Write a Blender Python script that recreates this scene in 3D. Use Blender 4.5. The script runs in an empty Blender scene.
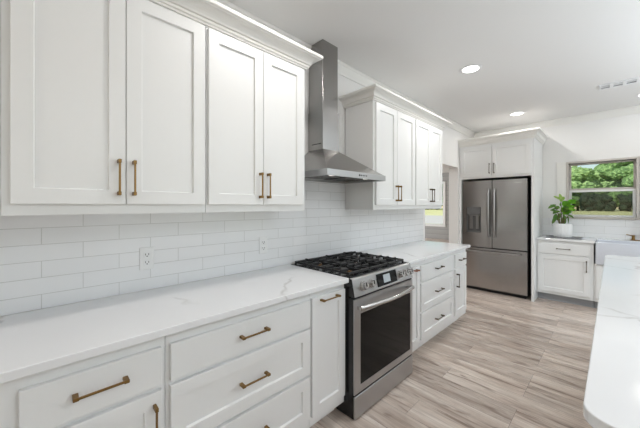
import bpy, bmesh, math, random
from mathutils import Vector, Matrix
C = bpy.context.scene.collection
SC = bpy.context.scene
PI = math.pi
rnd = random.Random(7)

# ------------------------------------------------------------------ camera
cam_d = bpy.data.cameras.new('camera'); cam = bpy.data.objects.new('camera', cam_d); C.objects.link(cam)
cam.location = (1.7984, 0.0, 1.3633); cam.rotation_euler = (PI/2, 0, 0.7972)
cam_d.sensor_width = 36.0; cam_d.lens = 285.84/640*36; cam_d.shift_y = -(214-205.82)/640
cam_d.clip_start = 0.02; cam_d.clip_end = 500
SC.camera = cam

# ------------------------------------------------------------------ world, sun, lights, exposure
W = bpy.data.worlds.new('sky'); SC.world = W; W.use_nodes = True
nt = W.node_tree; nt.nodes.clear()
wo = nt.nodes.new('ShaderNodeOutputWorld'); wb = nt.nodes.new('ShaderNodeBackground'); sk = nt.nodes.new('ShaderNodeTexSky')
sk.sky_type = 'NISHITA'; sk.sun_disc = False; sk.sun_elevation = math.radians(48); sk.sun_rotation = math.radians(150)
sk.air_density = 1.2; sk.dust_density = 0.2
wb.inputs['Strength'].default_value = 0.12
nt.links.new(sk.outputs[0], wb.inputs[0]); nt.links.new(wb.outputs[0], wo.inputs[0])

def lamp(name, kind, loc, rot, energy, color=(1,1,1), size=None, size_y=None, shape=None):
    d = bpy.data.lights.new(name, kind); o = bpy.data.objects.new(name, d); C.objects.link(o)
    o.location = loc; o.rotation_euler = rot; d.energy = energy; d.color = color
    if kind == 'AREA':
        d.shape = shape or 'RECTANGLE'; d.size = size
        if d.shape in ('RECTANGLE', 'ELLIPSE'): d.size_y = size_y
    return o
sun = lamp('sun', 'SUN', (0,-20,40), (math.radians(42), 0, math.radians(-28)), 6.0, (1,0.95,0.87)); sun.data.angle = 0.01
# daylight through the big glazed openings of the room (right wall, rear wall); the next room has an added fill
lamp('daylight_right', 'AREA', (5.78, 3.0, 1.35), (0, math.radians(98), 0), 34, (0.81,0.915,1.0), 2.1, 4.2)
lamp('daylight_rear', 'AREA', (3.0, -3.75, 1.35), (math.radians(95), 0, 0), 6, (0.84,0.93,1.0), 4.2, 2.1)
lamp('ceiling_fill', 'AREA', (3.8, 2.7, 1.95), (math.radians(180), 0, 0), 128, (0.82,0.92,1.0), 2.2, 4.0)   # added fill with no fixture, thrown up at the ceiling
lamp('fill_next_room', 'AREA', (-7.6, 8.2, 1.5), (0, math.radians(-104), math.radians(20)), 200, (0.95,0.98,1.0), 2.0, 4.0)  # added lamp inside the next room, lifts its dark walls and ceiling
SC.view_settings.view_transform = 'Standard'; SC.view_settings.look = 'None'
SC.view_settings.gamma = 1.0; SC.view_settings.use_curve_mapping = False
SC.view_settings.exposure = -0.02
SC.cycles.max_bounces = 10; SC.cycles.diffuse_bounces = 6; SC.cycles.glossy_bounces = 5; SC.cycles.transparent_max_bounces = 12
SC.cycles.use_denoising = True; SC.cycles.sample_clamp_indirect = 6

# ------------------------------------------------------------------ materials
def srgb(r, g, b):
    f = lambda c: (c/255/12.92 if c/255 <= 0.04045 else ((c/255+0.055)/1.055)**2.4)
    return (f(r), f(g), f(b), 1)
class Mat:
    def __init__(s, name):
        s.m = bpy.data.materials.new(name); s.m.use_nodes = True; s.t = s.m.node_tree; s.t.nodes.clear()
        s.out = s.n('ShaderNodeOutputMaterial'); s.b = s.n('ShaderNodeBsdfPrincipled'); s.l(s.b.outputs[0], s.out.inputs[0])
    def n(s, t, **kw):
        x = s.t.nodes.new(t)
        for k, v in kw.items(): setattr(x, k, v)
        return x
    def l(s, a, b): s.t.links.new(a, b)
    def set(s, **kw):
        for k, v in kw.items(): s.b.inputs[k.replace('_', ' ')].default_value = v
        return s
    def coord(s, scale=(1,1,1), loc=(0,0,0), rot=(0,0,0)):
        tc = s.n('ShaderNodeTexCoord'); mp = s.n('ShaderNodeMapping')
        mp.inputs['Scale'].default_value = scale; mp.inputs['Location'].default_value = loc; mp.inputs['Rotation'].default_value = rot
        s.l(tc.outputs['Object'], mp.inputs[0]); return mp.outputs[0]
    def noise(s, vec, scale, detail=3, rough=0.5, dist=0):
        x = s.n('ShaderNodeTexNoise'); x.inputs['Scale'].default_value = scale; x.inputs['Detail'].default_value = detail
        x.inputs['Roughness'].default_value = rough; x.inputs['Distortion'].default_value = dist
        s.l(vec, x.inputs['Vector']); return x.outputs[0]
    def ramp(s, fac, stops):
        r = s.n('ShaderNodeValToRGB'); e = r.color_ramp.elements
        while len(e) < len(stops): e.new(0.5)
        for i, (p, c) in enumerate(stops): e[i].position = p; e[i].color = c if len(c) == 4 else (*c, 1)
        s.l(fac, r.inputs[0]); return r.outputs[0]
    def mix(s, fac, a, b, blend='MIX'):
        x = s.n('ShaderNodeMix'); x.data_type = 'RGBA'; x.blend_type = blend
        for i, v in ((0, fac), (6, a), (7, b)):
            if hasattr(v, 'is_linked') or hasattr(v, 'links'): s.l(v, x.inputs[i])
            else: x.inputs[i].default_value = v
        return x.outputs[2]
    def bump(s, h, strength=0.2, dist=0.01):
        x = s.n('ShaderNodeBump'); x.inputs['Strength'].default_value = strength; x.inputs['Distance'].default_value = dist
        s.l(h, x.inputs['Height']); s.l(x.outputs[0], s.b.inputs['Normal'])
def simple(name, col, rough=0.5, metal=0.0, var=0.03, scale=30, bump=0.02):
    m = Mat(name); m.set(Roughness=rough, Metallic=metal)
    v = m.coord(); n = m.noise(v, scale, 2)
    c2 = tuple(max(0, c*(1-var)) for c in col[:3]) + (1,)
    m.l(m.mix(n, col, c2), m.b.inputs['Base Color'])
    if bump: m.bump(n, bump, 0.003)
    return m.m

M = {}
M['paint'] = simple('white_cabinet_paint', (0.80,0.80,0.793,1), 0.38, var=0.01, bump=0.01)
M['wallpaint'] = simple('off_white_wall_paint', (0.79,0.78,0.765,1), 0.7, var=0.015, scale=60, bump=0.03)
M['ceil'] = simple('white_ceiling_paint', (0.80,0.79,0.775,1), 0.85, var=0.01, scale=50, bump=0.03)
M['trimpaint'] = simple('cream_trim_paint', (0.80,0.785,0.75,1), 0.45, var=0.01, bump=0.01)
M['brass'] = simple('aged_brass', srgb(140,110,68), 0.34, 1.0, var=0.15, scale=80, bump=0.03)
M['darkbrass'] = simple('dark_bronze', srgb(96,84,70), 0.38, 0.9, var=0.15, scale=80, bump=0.03)
M['iron'] = simple('black_cast_iron', (0.012,0.012,0.013,1), 0.45, 0.0, var=0.3, scale=120, bump=0.15)
M['enamel'] = simple('black_enamel', (0.010,0.010,0.011,1), 0.22, 0.0, var=0.2, bump=0.0)
M['blackgap'] = simple('black_plastic', (0.012,0.012,0.012,1), 0.6, 0.0, var=0.2, bump=0.0)
M['darkgrey'] = simple('dark_grey_plastic', (0.06,0.06,0.062,1), 0.35, 0.0, var=0.1, bump=0.0)
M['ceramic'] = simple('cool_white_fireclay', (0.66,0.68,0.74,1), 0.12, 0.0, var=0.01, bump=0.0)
M['pot'] = simple('white_matte_pot', (0.82,0.82,0.82,1), 0.5, 0.0, var=0.03, bump=0.02)
M['plate'] = simple('white_plastic', (0.80,0.80,0.80,1), 0.3, 0.0, var=0.01, bump=0.0)
M['slot'] = simple('socket_slot_black', (0.03,0.03,0.03,1), 0.6, 0.0, bump=0.0)
M['slate'] = simple('grey_slate', (0.20,0.20,0.21,1), 0.5, 0.0, var=0.3, scale=40, bump=0.1)
M['soil'] = simple('dark_soil', (0.03,0.02,0.015,1), 0.9, 0.0, var=0.5, scale=120, bump=0.5)
M['stem'] = simple('plant_stem', (0.16,0.14,0.05,1), 0.6, 0.0, var=0.4, scale=60, bump=0.1)
M['bark'] = simple('tree_bark', (0.09,0.07,0.05,1), 0.9, 0.0, var=0.5, scale=6, bump=0.5)
M['vinyl'] = simple('white_vinyl', (0.80,0.80,0.79,1), 0.35, 0.0, var=0.01, bump=0.0)
M['casing'] = simple('window_frame_backlit_shade', (0.55,0.51,0.47,1), 0.5, 0.0, var=0.03, bump=0.01)  # taupe holds the backlit shade of the frame in its colour
M['soffit'] = simple('grey_vent_shade', (0.30,0.30,0.30,1), 0.6, 0.0, bump=0.0)
M['burner'] = simple('burner_brass_ring', srgb(120,90,60), 0.4, 0.8, var=0.3, bump=0.05)
M['knob'] = simple('polished_steel', (0.62,0.61,0.60,1), 0.18, 1.0, var=0.05, bump=0.0)
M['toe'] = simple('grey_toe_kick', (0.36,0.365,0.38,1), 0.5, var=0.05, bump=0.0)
M['handle_steel'] = simple('satin_steel', (0.36,0.35,0.345,1), 0.30, 1.0, var=0.04, bump=0.0)
M['dispenser'] = simple('grey_dispenser_plastic', (0.13,0.13,0.13,1), 0.35, 0.0, var=0.1, bump=0.0)
M['copper'] = simple('copper_pull', srgb(150,98,74), 0.35, 0.9, bump=0.0)

def steel(name, col, rough, axis):
    m = Mat(name); m.set(Metallic=1.0)
    sc = {'h': (300,3,300), 'v': (200,200,1.5), 'y': (300,2,300), 'x': (2,300,300)}[axis]
    v = m.coord(sc); n = m.noise(v, 1.0, 4, 0.6)
    m.l(m.mix(n, col, tuple(c*0.96 for c in col[:3])+(1,)), m.b.inputs['Base Color'])
    m.l(m.ramp(n, [(0,(rough*0.8,)*3), (1,(rough*1.25,)*3)]), m.b.inputs['Roughness'])
    return m.m
M['steel_fridge'] = steel('brushed_steel_fridge', (0.42,0.405,0.398,1), 0.20, 'v')
M['steel_range'] = steel('brushed_steel_range', (0.50,0.50,0.505,1), 0.30, 'y')
M['steel_hood'] = steel('brushed_steel_hood', (0.36,0.35,0.34,1), 0.22, 'v')

def glassy(name, tint, gloss):
    m = Mat(name); t = m.n('ShaderNodeBsdfTransparent'); t.inputs[0].default_value = tint
    g = m.n('ShaderNodeBsdfGlossy'); g.inputs['Roughness'].default_value = 0.02
    mx = m.n('ShaderNodeMixShader'); mx.inputs[0].default_value = gloss
    m.l(t.outputs[0], mx.inputs[1]); m.l(g.outputs[0], mx.inputs[2]); m.l(mx.outputs[0], m.out.inputs[0]); m.t.nodes.remove(m.b)
    return m.m
M['glass'] = glassy('clear_window_glass', (0.97,0.98,0.97,1), 0.015)
M['screen'] = glassy('insect_screen_mesh', (0.70,0.71,0.70,1), 0.0)
def ovenglass():
    m = Mat('black_oven_glass'); m.set(Base_Color=(0.004,0.004,0.004,1), Roughness=0.08); m.b.inputs['Specular IOR Level'].default_value = 0.16; return m.m
M['ovenglass'] = ovenglass()
def emit(name, col, st):
    m = Mat(name); m.set(Base_Color=(0.3,0.3,0.3,1)); m.b.inputs['Emission Color'].default_value = col; m.b.inputs['Emission Strength'].default_value = st; return m.m
M['lens'] = emit('lit_diffuser', (1,0.97,0.92,1), 6.0)
M['hoodlens'] = emit('lit_hood_lamp', (1,0.96,0.9,1), 1.2)
M['lcd'] = emit('lit_display', (0.50,0.68,0.80,1), 0.22)

def tile(name, swap, off_a, off_z, bw, rh):
    m = Mat(name); m.set(Roughness=0.13)
    tc = m.n('ShaderNodeTexCoord'); sp = m.n('ShaderNodeSeparateXYZ'); m.l(tc.outputs['Object'], sp.inputs[0])
    cb = m.n('ShaderNodeCombineXYZ')
    def add(o, k):
        a = m.n('ShaderNodeMath', operation='ADD'); a.inputs[1].default_value = k; m.l(o, a.inputs[0]); return a.outputs[0]
    m.l(add(sp.outputs['Y' if swap else 'X'], off_a), cb.inputs[0]); m.l(add(sp.outputs['Z'], off_z), cb.inputs[1])
    br = m.n('ShaderNodeTexBrick'); br.offset = 0.5; br.offset_frequency = 2; br.squash = 1
    m.l(cb.outputs[0], br.inputs['Vector'])
    br.inputs['Color1'].default_value = (0.80,0.805,0.815,1); br.inputs['Color2'].default_value = (0.83,0.83,0.84,1)
    br.inputs['Mortar'].default_value = (0.60,0.60,0.59,1); br.inputs['Scale'].default_value = 1.0
    br.inputs['Mortar Size'].default_value = 0.0016; br.inputs['Mortar Smooth'].default_value = 0.2
    br.inputs['Brick Width'].default_value = bw; br.inputs['Row Height'].default_value = rh
    m.l(br.outputs[0], m.b.inputs['Base Color'])
    inv = m.n('ShaderNodeMath', operation='SUBTRACT'); inv.inputs[0].default_value = 1; m.l(br.outputs['Fac'], inv.inputs[1])
    wob = m.noise(tc.outputs['Object'], 9, 2)
    s = m.n('ShaderNodeMath', operation='MULTIPLY_ADD'); s.inputs[1].default_value = 0.8; m.l(wob, s.inputs[0]); m.l(inv.outputs[0], s.inputs[2])
    m.bump(s.outputs[0], 0.35, 0.003)
    return m.m
M['tile_left'] = tile('white_subway_tile', True, 0.2885*20.5-0.002, 0.0745*20-0.892, 0.2885, 0.0745)
M['tile_far'] = tile('white_subway_tile_large', False, 3.0, 0.105*20-0.969, 0.41, 0.105)

def quartz():
    m = Mat('white_quartz'); m.set(Roughness=0.10)
    v = m.coord(); base = m.noise(v, 3, 4)
    d = m.n('ShaderNodeTexNoise'); d.inputs['Scale'].default_value = 2.2; d.inputs['Detail'].default_value = 5; m.l(v, d.inputs['Vector'])
    add = m.n('ShaderNodeVectorMath', operation='MULTIPLY_ADD'); m.l(d.outputs['Color'], add.inputs[0]); add.inputs[1].default_value = (0.45,)*3; m.l(v, add.inputs[2])
    vo = m.n('ShaderNodeTexVoronoi', feature='DISTANCE_TO_EDGE'); vo.inputs['Scale'].default_value = 1.15; m.l(add.outputs[0], vo.inputs['Vector'])
    line = m.ramp(vo.outputs['Distance'], [(0.0,(1,1,1)), (0.016,(0,0,0))])
    mask = m.ramp(m.noise(v, 2.6, 3), [(0.44,(0,0,0)), (0.56,(1,1,1))])
    fac = m.mix(1.0, line, mask, 'MULTIPLY')
    c0 = m.mix(base, (0.80,0.80,0.805,1), (0.765,0.765,0.775,1))
    dim = m.n('ShaderNodeMath', operation='MULTIPLY'); dim.inputs[1].default_value = 0.45; m.l(fac, dim.inputs[0])
    m.l(m.mix(dim.outputs[0], c0, (0.34,0.31,0.29,1)), m.b.inputs['Base Color'])
    return m.m
M['quartz'] = quartz()

def wood():
    m = Mat('taupe_plank_floor'); 
    tc = m.n('ShaderNodeTexCoord'); v = tc.outputs['Object']
    def brick(c1, c2, mort):
        br = m.n('ShaderNodeTexBrick'); br.offset = 0.37; br.offset_frequency = 3; br.squash = 1
        m.l(v, br.inputs['Vector']); br.inputs['Color1'].default_value = c1; br.inputs['Color2'].default_value = c2; br.inputs['Mortar'].default_value = mort
        br.inputs['Scale'].default_value = 1; br.inputs['Mortar Size'].default_value = 0.0010; br.inputs['Brick Width'].default_value = 1.35; br.inputs['Row Height'].default_value = 0.19
        return br
    br = brick((0,0,0,1), (1,1,1,1), (0.5,0.5,0.5,1))
    # per-plank offset of the grain
    ofs = m.n('ShaderNodeVectorMath', operation='MULTIPLY_ADD'); m.l(br.outputs[0], ofs.inputs[0]); ofs.inputs[1].default_value = (7.3,3.1,0); m.l(v, ofs.inputs[2])
    mp = m.n('ShaderNodeMapping'); mp.inputs['Scale'].default_value = (0.8,8,1); m.l(ofs.outputs[0], mp.inputs[0])
    g1 = m.noise(mp.outputs[0], 1.6, 6, 0.62, 0.6)
    mp2 = m.n('ShaderNodeMapping'); mp2.inputs['Scale'].default_value = (2.5,70,1); m.l(ofs.outputs[0], mp2.inputs[0])
    g2 = m.noise(mp2.outputs[0], 1.4, 5, 0.6)
    mp3 = m.n('ShaderNodeMapping'); mp3.inputs['Scale'].default_value = (2.2,16,1); m.l(ofs.outputs[0], mp3.inputs[0])
    g3 = m.noise(mp3.outputs[0], 1.2, 3, 0.5, 0.8)
    col = m.ramp(g1, [(0.24, srgb(138,121,110)), (0.40, srgb(193,177,165)), (0.55, srgb(222,209,198)), (0.75, srgb(244,236,228))])
    streak = m.ramp(g2, [(0.3,(0.66,0.64,0.63)), (0.60,(1,1,1))])
    col = m.mix(0.7, col, streak, 'MULTIPLY')
    knot = m.ramp(g3, [(0.55,(1,1,1)), (0.68,(0.46,0.40,0.37))])
    col = m.mix(0.8, col, knot, 'MULTIPLY')
    tone = m.ramp(br.outputs[0], [(0,(0.78,0.76,0.75)), (1,(1.10,1.09,1.08))])
    col = m.mix(1.0, col, tone, 'MULTIPLY')
    seam = m.mix(br.outputs['Fac'], col, (0.20,0.165,0.145,1))
    m.l(seam, m.b.inputs['Base Color'])
    m.l(m.ramp(g1, [(0.3,(0.31,)*3), (0.8,(0.23,)*3)]), m.b.inputs['Roughness'])
    inv = m.n('ShaderNodeMath', operation='SUBTRACT'); m.l(g2, inv.inputs[0]); m.l(br.outputs['Fac'], inv.inputs[1])
    m.bump(inv.outputs[0], 0.12, 0.002)
    return m.m
M['floor'] = wood()

def siding():
    m = Mat('grey_shiplap'); m.set(Roughness=0.6)
    v = m.coord(); w = m.n('ShaderNodeTexWave'); w.wave_type = 'BANDS'; w.bands_direction = 'Z'; w.inputs['Scale'].default_value = 1.6; w.wave_profile = 'SAW'
    m.l(v, w.inputs['Vector'])
    m.l(m.ramp(w.outputs[1], [(0,(0.18,0.18,0.18)), (0.08,(0.34,0.335,0.325)), (1,(0.37,0.365,0.355))]), m.b.inputs['Base Color']); return m.m
M['siding'] = siding()

def foliage(name, c1, c2, c3, scale, bump):
    m = Mat(name); m.set(Roughness=0.7); v = m.coord(); n = m.noise(v, scale, 5, 0.7)
    m.l(m.ramp(n, [(0.30,c1), (0.5,c2), (0.68,c3)]), m.b.inputs['Base Color'])
    if bump: m.bump(n, 1.0, bump)
    return m.m
M['tree1'] = foliage('tree_leaves_mid', (0.05,0.11,0.04), (0.23,0.38,0.13), (0.46,0.63,0.27), 1.1, 1.0)
M['tree2'] = foliage('tree_leaves_dark', (0.045,0.10,0.04), (0.18,0.33,0.11), (0.39,0.56,0.22), 1.3, 1.0)
M['tree3'] = foliage('tree_leaves_yellow', (0.06,0.13,0.04), (0.28,0.44,0.14), (0.52,0.68,0.29), 1.0, 1.0)
M['shrub'] = foliage('shrub_leaves_shaded', (0.006,0.018,0.010), (0.018,0.042,0.022), (0.05,0.09,0.04), 1.2, 1.0)  # near-black greens carry the shade under the tree canopies
M['lawn'] = foliage('lawn_grass', (0.46,0.47,0.20), (0.58,0.58,0.28), (0.68,0.65,0.38), 0.25, 0.0)
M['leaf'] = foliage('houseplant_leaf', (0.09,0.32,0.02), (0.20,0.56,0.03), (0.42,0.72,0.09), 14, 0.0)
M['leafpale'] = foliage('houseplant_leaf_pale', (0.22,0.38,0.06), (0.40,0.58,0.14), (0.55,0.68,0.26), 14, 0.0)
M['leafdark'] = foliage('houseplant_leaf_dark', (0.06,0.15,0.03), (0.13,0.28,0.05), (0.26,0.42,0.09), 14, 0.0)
M['concrete'] = simple('pale_concrete', (0.55,0.54,0.51,1), 0.85, var=0.15, scale=2, bump=0.05)

# ------------------------------------------------------------------ mesh helpers
def box(bm, x0, x1, y0, y1, z0, z1, bv=0.0, seg=1):
    t = bmesh.new(); bmesh.ops.create_cube(t, size=1)
    for v in t.verts: v.co = Vector(((x0+x1)/2+v.co.x*(x1-x0), (y0+y1)/2+v.co.y*(y1-y0), (z0+z1)/2+v.co.z*(z1-z0)))
    if bv > 0: bmesh.ops.bevel(t, geom=list(t.edges), offset=bv, segments=seg, profile=0.5, affect='EDGES')
    merge(bm, t)
def merge(bm, t):
    me = bpy.data.meshes.new('tmp'); t.to_mesh(me); t.free(); bm.from_mesh(me); bpy.data.meshes.remove(me)
def cyl(bm, p0, p1, r0, r1=None, n=20, cap=True):
    r1 = r0 if r1 is None else r1; p0 = Vector(p0); p1 = Vector(p1); d = (p1-p0).normalized()
    a = d.orthogonal().normalized(); b = d.cross(a)
    R = [[bm.verts.new(p+r*(math.cos(2*PI*i/n)*a+math.sin(2*PI*i/n)*b)) for i in range(n)] for p, r in ((p0,r0),(p1,r1))]
    for i in range(n): bm.faces.new((R[0][i], R[0][(i+1)%n], R[1][(i+1)%n], R[1][i]))
    if cap: bm.faces.new(R[0][::-1]); bm.faces.new(R[1])
def tube(bm, pts, r, n=10, rz=None):
    pts = [Vector(p) for p in pts]; rings = []; a = None
    for i, p in enumerate(pts):
        d = (pts[min(i+1,len(pts)-1)]-pts[max(i-1,0)]).normalized()
        a = d.orthogonal().normalized() if a is None else (a-d*a.dot(d)).normalized()
        b = d.cross(a); rr = r if not hasattr(r,'__len__') else r[i]
        rings.append([bm.verts.new(p+rr*(math.cos(2*PI*k/n)*a+math.sin(2*PI*k/n)*b)) for k in range(n)])
    for A, B in zip(rings, rings[1:]):
        for k in range(n): bm.faces.new((A[k], A[(k+1)%n], B[(k+1)%n], B[k]))
    bm.faces.new(rings[0][::-1]); bm.faces.new(rings[-1])
def lathe(bm, prof, cx=0, cy=0, n=32, rib=0, amp=0):
    rings = []
    for r, z in prof:
        rings.append([bm.verts.new((cx+(r*(1+(amp*math.cos(rib*2*PI*k/n) if rib and r > 0.02 else 0)))*math.cos(2*PI*k/n), cy+(r*(1+(amp*math.cos(rib*2*PI*k/n) if rib and r > 0.02 else 0)))*math.sin(2*PI*k/n), z)) for k in range(n)])
    for A, B in zip(rings, rings[1:]):
        for k in range(n): bm.faces.new((A[k], A[(k+1)%n], B[(k+1)%n], B[k]))
    bm.faces.new(rings[0][::-1]); bm.faces.new(rings[-1])
def prism_y(bm, prof, y0, y1):       # prof: (x,z) polygon, extruded along y
    A = [bm.verts.new((x, y0, z)) for x, z in prof]; B = [bm.verts.new((x, y1, z)) for x, z in prof]
    bm.faces.new(A); bm.faces.new(B[::-1]); n = len(prof)
    for i in range(n): bm.faces.new((A[(i+1)%n], A[i], B[i], B[(i+1)%n]))
def sweep(bm, path, prof):           # path (x,y) polyline; prof closed list (outward, z); outward is right of the direction
    P = [Vector(p) for p in path]; nr = []
    for a, b in zip(P, P[1:]):
        d = (b-a).normalized(); nr.append(Vector((d.y, -d.x)))
    rings = []
    for i, p in enumerate(P):
        if i == 0: o = nr[0]
        elif i == len(P)-1: o = nr[-1]
        else:
            s = nr[i-1]+nr[i]; o = s*(2/s.dot(s))
        rings.append([bm.verts.new((p.x+o.x*q, p.y+o.y*q, z)) for q, z in prof])
    n = len(prof)
    for A, B in zip(rings, rings[1:]):
        for k in range(n): bm.faces.new((A[k], A[(k+1)%n], B[(k+1)%n], B[k]))
    bm.faces.new(rings[0][::-1]); bm.faces.new(rings[-1])
def shaker(bm, x0, x1, z0, z1, yb, yf, st=0.058, rec=0.011):
    def ring(i, y): return [bm.verts.new(c) for c in ((x0+i,y,z0+i),(x1-i,y,z0+i),(x1-i,y,z1-i),(x0+i,y,z1-i))]
    R = [ring(0, yb), ring(0, yf+0.0015), ring(0.0015, yf), ring(st-0.001, yf), ring(st+0.002, yf+rec)]
    bm.faces.new(R[0][::-1])
    for A, B in zip(R, R[1:]):
        for k in range(4): bm.faces.new((A[k], A[(k+1)%4], B[(k+1)%4], B[k]))
    bm.faces.new(R[-1])
def obj(name, bm, mat, parent=None, smooth=False, label=None):
    bmesh.ops.recalc_face_normals(bm, faces=bm.faces)
    me = bpy.data.meshes.new(name); bm.to_mesh(me); bm.free()
    me.materials.append(M[mat] if isinstance(mat, str) else mat)
    if smooth:
        for p in me.polygons: p.use_smooth = True
        if smooth == 'auto': me.set_sharp_from_angle(angle=math.radians(35))
    o = bpy.data.objects.new(name, me); C.objects.link(o)
    if parent: o.parent = parent
    if label: o['label'] = label
    return o
def tag(o, label, cat, group=None, kind=None):
    o['label'] = label; o['category'] = cat
    if group: o['group'] = group
    if kind: o['kind'] = kind
    return o
def thing(name, label, cat, loc=(0,0,0), rz=0, group=None):
    o = bpy.data.objects.new(name, None); C.objects.link(o); o.empty_display_size = 0.1
    o.location = loc; o.rotation_euler = (0,0,rz); return tag(o, label, cat, group)
def struct(name, bm, mat, parent=None, label=None, cat=None):
    o = obj(name, bm, mat, parent)
    if not parent: o['kind'] = 'structure'
    if label: o['label'] = label
    if cat: o['category'] = cat
    return o
def dup(root, loc, rz=None, label=None, group=None, scale=None):
    r = root.copy(); C.objects.link(r); r.location = loc
    if rz is not None: r.rotation_euler = (0,0,rz)
    if scale: r.scale = scale
    if label: r['label'] = label
    if group: r['group'] = group
    for ch in list(root.children):
        c = ch.copy(); C.objects.link(c); c.parent = r
        for g in list(ch.children):
            d = g.copy(); C.objects.link(d); d.parent = c
    return r
B = bmesh.new

# ------------------------------------------------------------------ room shell
H = 2.70; YW = 5.72; XR = 5.6; YR = -3.6
b = B(); box(b, -8.0, XR+0.15, YR-0.15, 11.9, -0.06, 0.0); f = struct('floor', b, 'floor', label='taupe wood plank floor', cat='floor')
b = B(); box(b, -8.0, XR+0.15, YR-0.15, 11.9, H, H+0.12); struct('ceiling', b, 'ceil', label='white flat ceiling', cat='ceiling')
OY0, OY1, OZ = 3.77, 4.97, 2.0      # cased opening in the left wall
b = B(); box(b, -0.15, 0, YR, OY0, 0, H); box(b, -0.15, 0, OY0, OY1, OZ, H); box(b, -0.15, 0, OY1, YW, 0, H)
struct('wall_left', b, 'wallpaint', label='off-white kitchen wall behind the range run', cat='wall')
# far wall with a double window
WX0, WX1, WX2, WX3, WZ0, WZ1 = 1.335, 2.02, 2.08, 2.765, 1.205, 1.995
b = B()
box(b, -0.15, WX0, YW, YW+0.15, 0, H); box(b, WX3, XR, YW, YW+0.15, 0, H)
box(b, WX0, WX3, YW, YW+0.15, 0, WZ0); box(b, WX0, WX3, YW, YW+0.15, WZ1, H); box(b, WX1, WX2, YW, YW+0.15, WZ0, WZ1)
struct('wall_far', b, 'wallpaint', label='off-white wall around the sink window', cat='wall')
# right wall and rear wall with glazed openings
b = B(); box(b, XR, XR+0.15, YR, 0.8, 0, H); box(b, XR, XR+0.15, 5.0, YW+0.15, 0, H); box(b, XR, XR+0.15, 0.8, 5.0, 0, 0.3); box(b, XR, XR+0.15, 0.8, 5.0, 2.4, H)
struct('wall_right', b, 'wallpaint')
b = B(); box(b, -0.15, 0.9, YR-0.15, YR, 0, H); box(b, 5.1, XR+0.15, YR-0.15, YR, 0, H); box(b, 0.9, 5.1, YR-0.15, YR, 0, 0.3); box(b, 0.9, 5.1, YR-0.15, YR, 2.4, H)
struct('wall_rear', b, 'wallpaint')
def glazed(name, x0, x1, y0, y1, z0, z1, bars, axis):
    b = B(); w = 0.06
    if axis == 'y':
        for yy in [y0]+bars+[y1-w]: box(b, x0, x1, yy, yy+w, z0, z1)
        box(b, x0, x1, y0, y1, z0, z0+w); box(b, x0, x1, y0, y1, z1-w, z1)
    else:
        for xx in [x0]+bars+[x1-w]: box(b, xx, xx+w, y0, y1, z0, z1)
        box(b, x0, x1, y0, y1, z0, z0+w); box(b, x0, x1, y0, y1, z1-w, z1)
    o = struct(name, b, 'vinyl'); b = B()
    if axis == 'y': box(b, (x0+x1)/2-0.003, (x0+x1)/2+0.003, y0, y1, z0, z1)
    else: box(b, x0, x1, (y0+y1)/2-0.003, (y0+y1)/2+0.003, z0, z1)
    struct('window_pane', b, 'glass', o)
glazed('window_3', XR+0.04, XR+0.10, 0.8, 5.0, 0.3, 2.4, [2.17, 3.57], 'y')
glazed('window_4', 0.9, 5.1, YR-0.10, YR-0.04, 0.3, 2.4, [2.27, 3.67], 'x')
# next room beyond the opening
b = B(); NW0, NW1, NZ0, NZ1 = -4.75, -3.01, 0.60, 2.26
box(b, -8.0, NW0, 11.7, 11.85, 0, H); box(b, NW1, 0.0, 11.7, 11.85, 0, H); box(b, NW0, NW1, 11.7, 11.85, 0, NZ0); box(b, NW0, NW1, 11.7, 11.85, NZ1, H)
struct('wall_next_room_far', b, 'siding', label='grey shiplap wall of the next room, beyond the opening', cat='wall')
b = B(); box(b, -0.15, 0.0, YW+0.15, 11.85, 0, H); struct('wall_next_room_right', b, 'wallpaint')
b = B(); box(b, -8.0, -7.85, YR, 6.0, 0, H); box(b, -8.0, -7.85, 10.4, 11.85, 0, H); box(b, -8.0, -7.85, 6.0, 10.4, 0, 0.4); box(b, -8.0, -7.85, 6.0, 10.4, 2.5, H); struct('wall_next_room_left', b, 'wallpaint')
b = B(); box(b, -8.0, -0.15, YR-0.15, YR, 0, H); struct('wall_next_room_rear', b, 'wallpaint')
b = B(); w = 0.09
box(b, NW0-w, NW0, 11.66, 11.72, NZ0-w, NZ1+w); box(b, NW1, NW1+w, 11.66, 11.72, NZ0-w, NZ1+w); box(b, NW0, NW1, 11.66, 11.72, NZ0-w, NZ0); box(b, NW0, NW1, 11.66, 11.72, NZ1, NZ1+w)
box(b, NW0, NW1, 11.72, 11.78, (NZ0+NZ1)/2-0.025, (NZ0+NZ1)/2+0.025)
o = struct('window_5', b, 'vinyl', label='white framed window in the grey wall of the next room', cat='window')
b = B(); box(b, NW0, NW1, 11.76, 11.766, NZ0, NZ1); struct('window_pane', b, 'glass', o)
# wall crown along left and far walls
def crown_prof(z0, z1, p):
    h = z1-z0
    pts = [(0,z0), (0.012,z0), (0.014,z0+0.09*h), (0.021,z0+0.11*h), (0.024,z0+0.20*h), (0.021,z0+0.25*h), (0.030,z0+0.27*h)]
    for i in range(7):
        a = i/6*PI/2; pts.append((0.032+(p-0.046)*(1-math.cos(a)), z0+0.29*h+0.43*h*math.sin(a)))
    pts += [(p-0.013, z0+0.76*h), (p-0.002, z0+0.78*h), (p, z0+0.82*h), (p, z0+0.95*h), (p-0.003, z1), (0, z1)]
    return pts
b = B(); sweep(b, [(0,YR), (0,YW), (XR,YW)], [(0,H-0.10),(0.010,H-0.10),(0.014,H-0.085),(0.036,H-0.03),(0.045,H-0.022),(0.045,H-0.001),(0,H-0.001)])
struct('trim_1', b, 'trimpaint', label='cream crown moulding where the walls meet the ceiling', cat='moulding')
b = B(); box(b, XR-0.015, XR, YR, YW, 0, 0.11); struct('baseboard_right', b, 'trimpaint')
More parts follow.
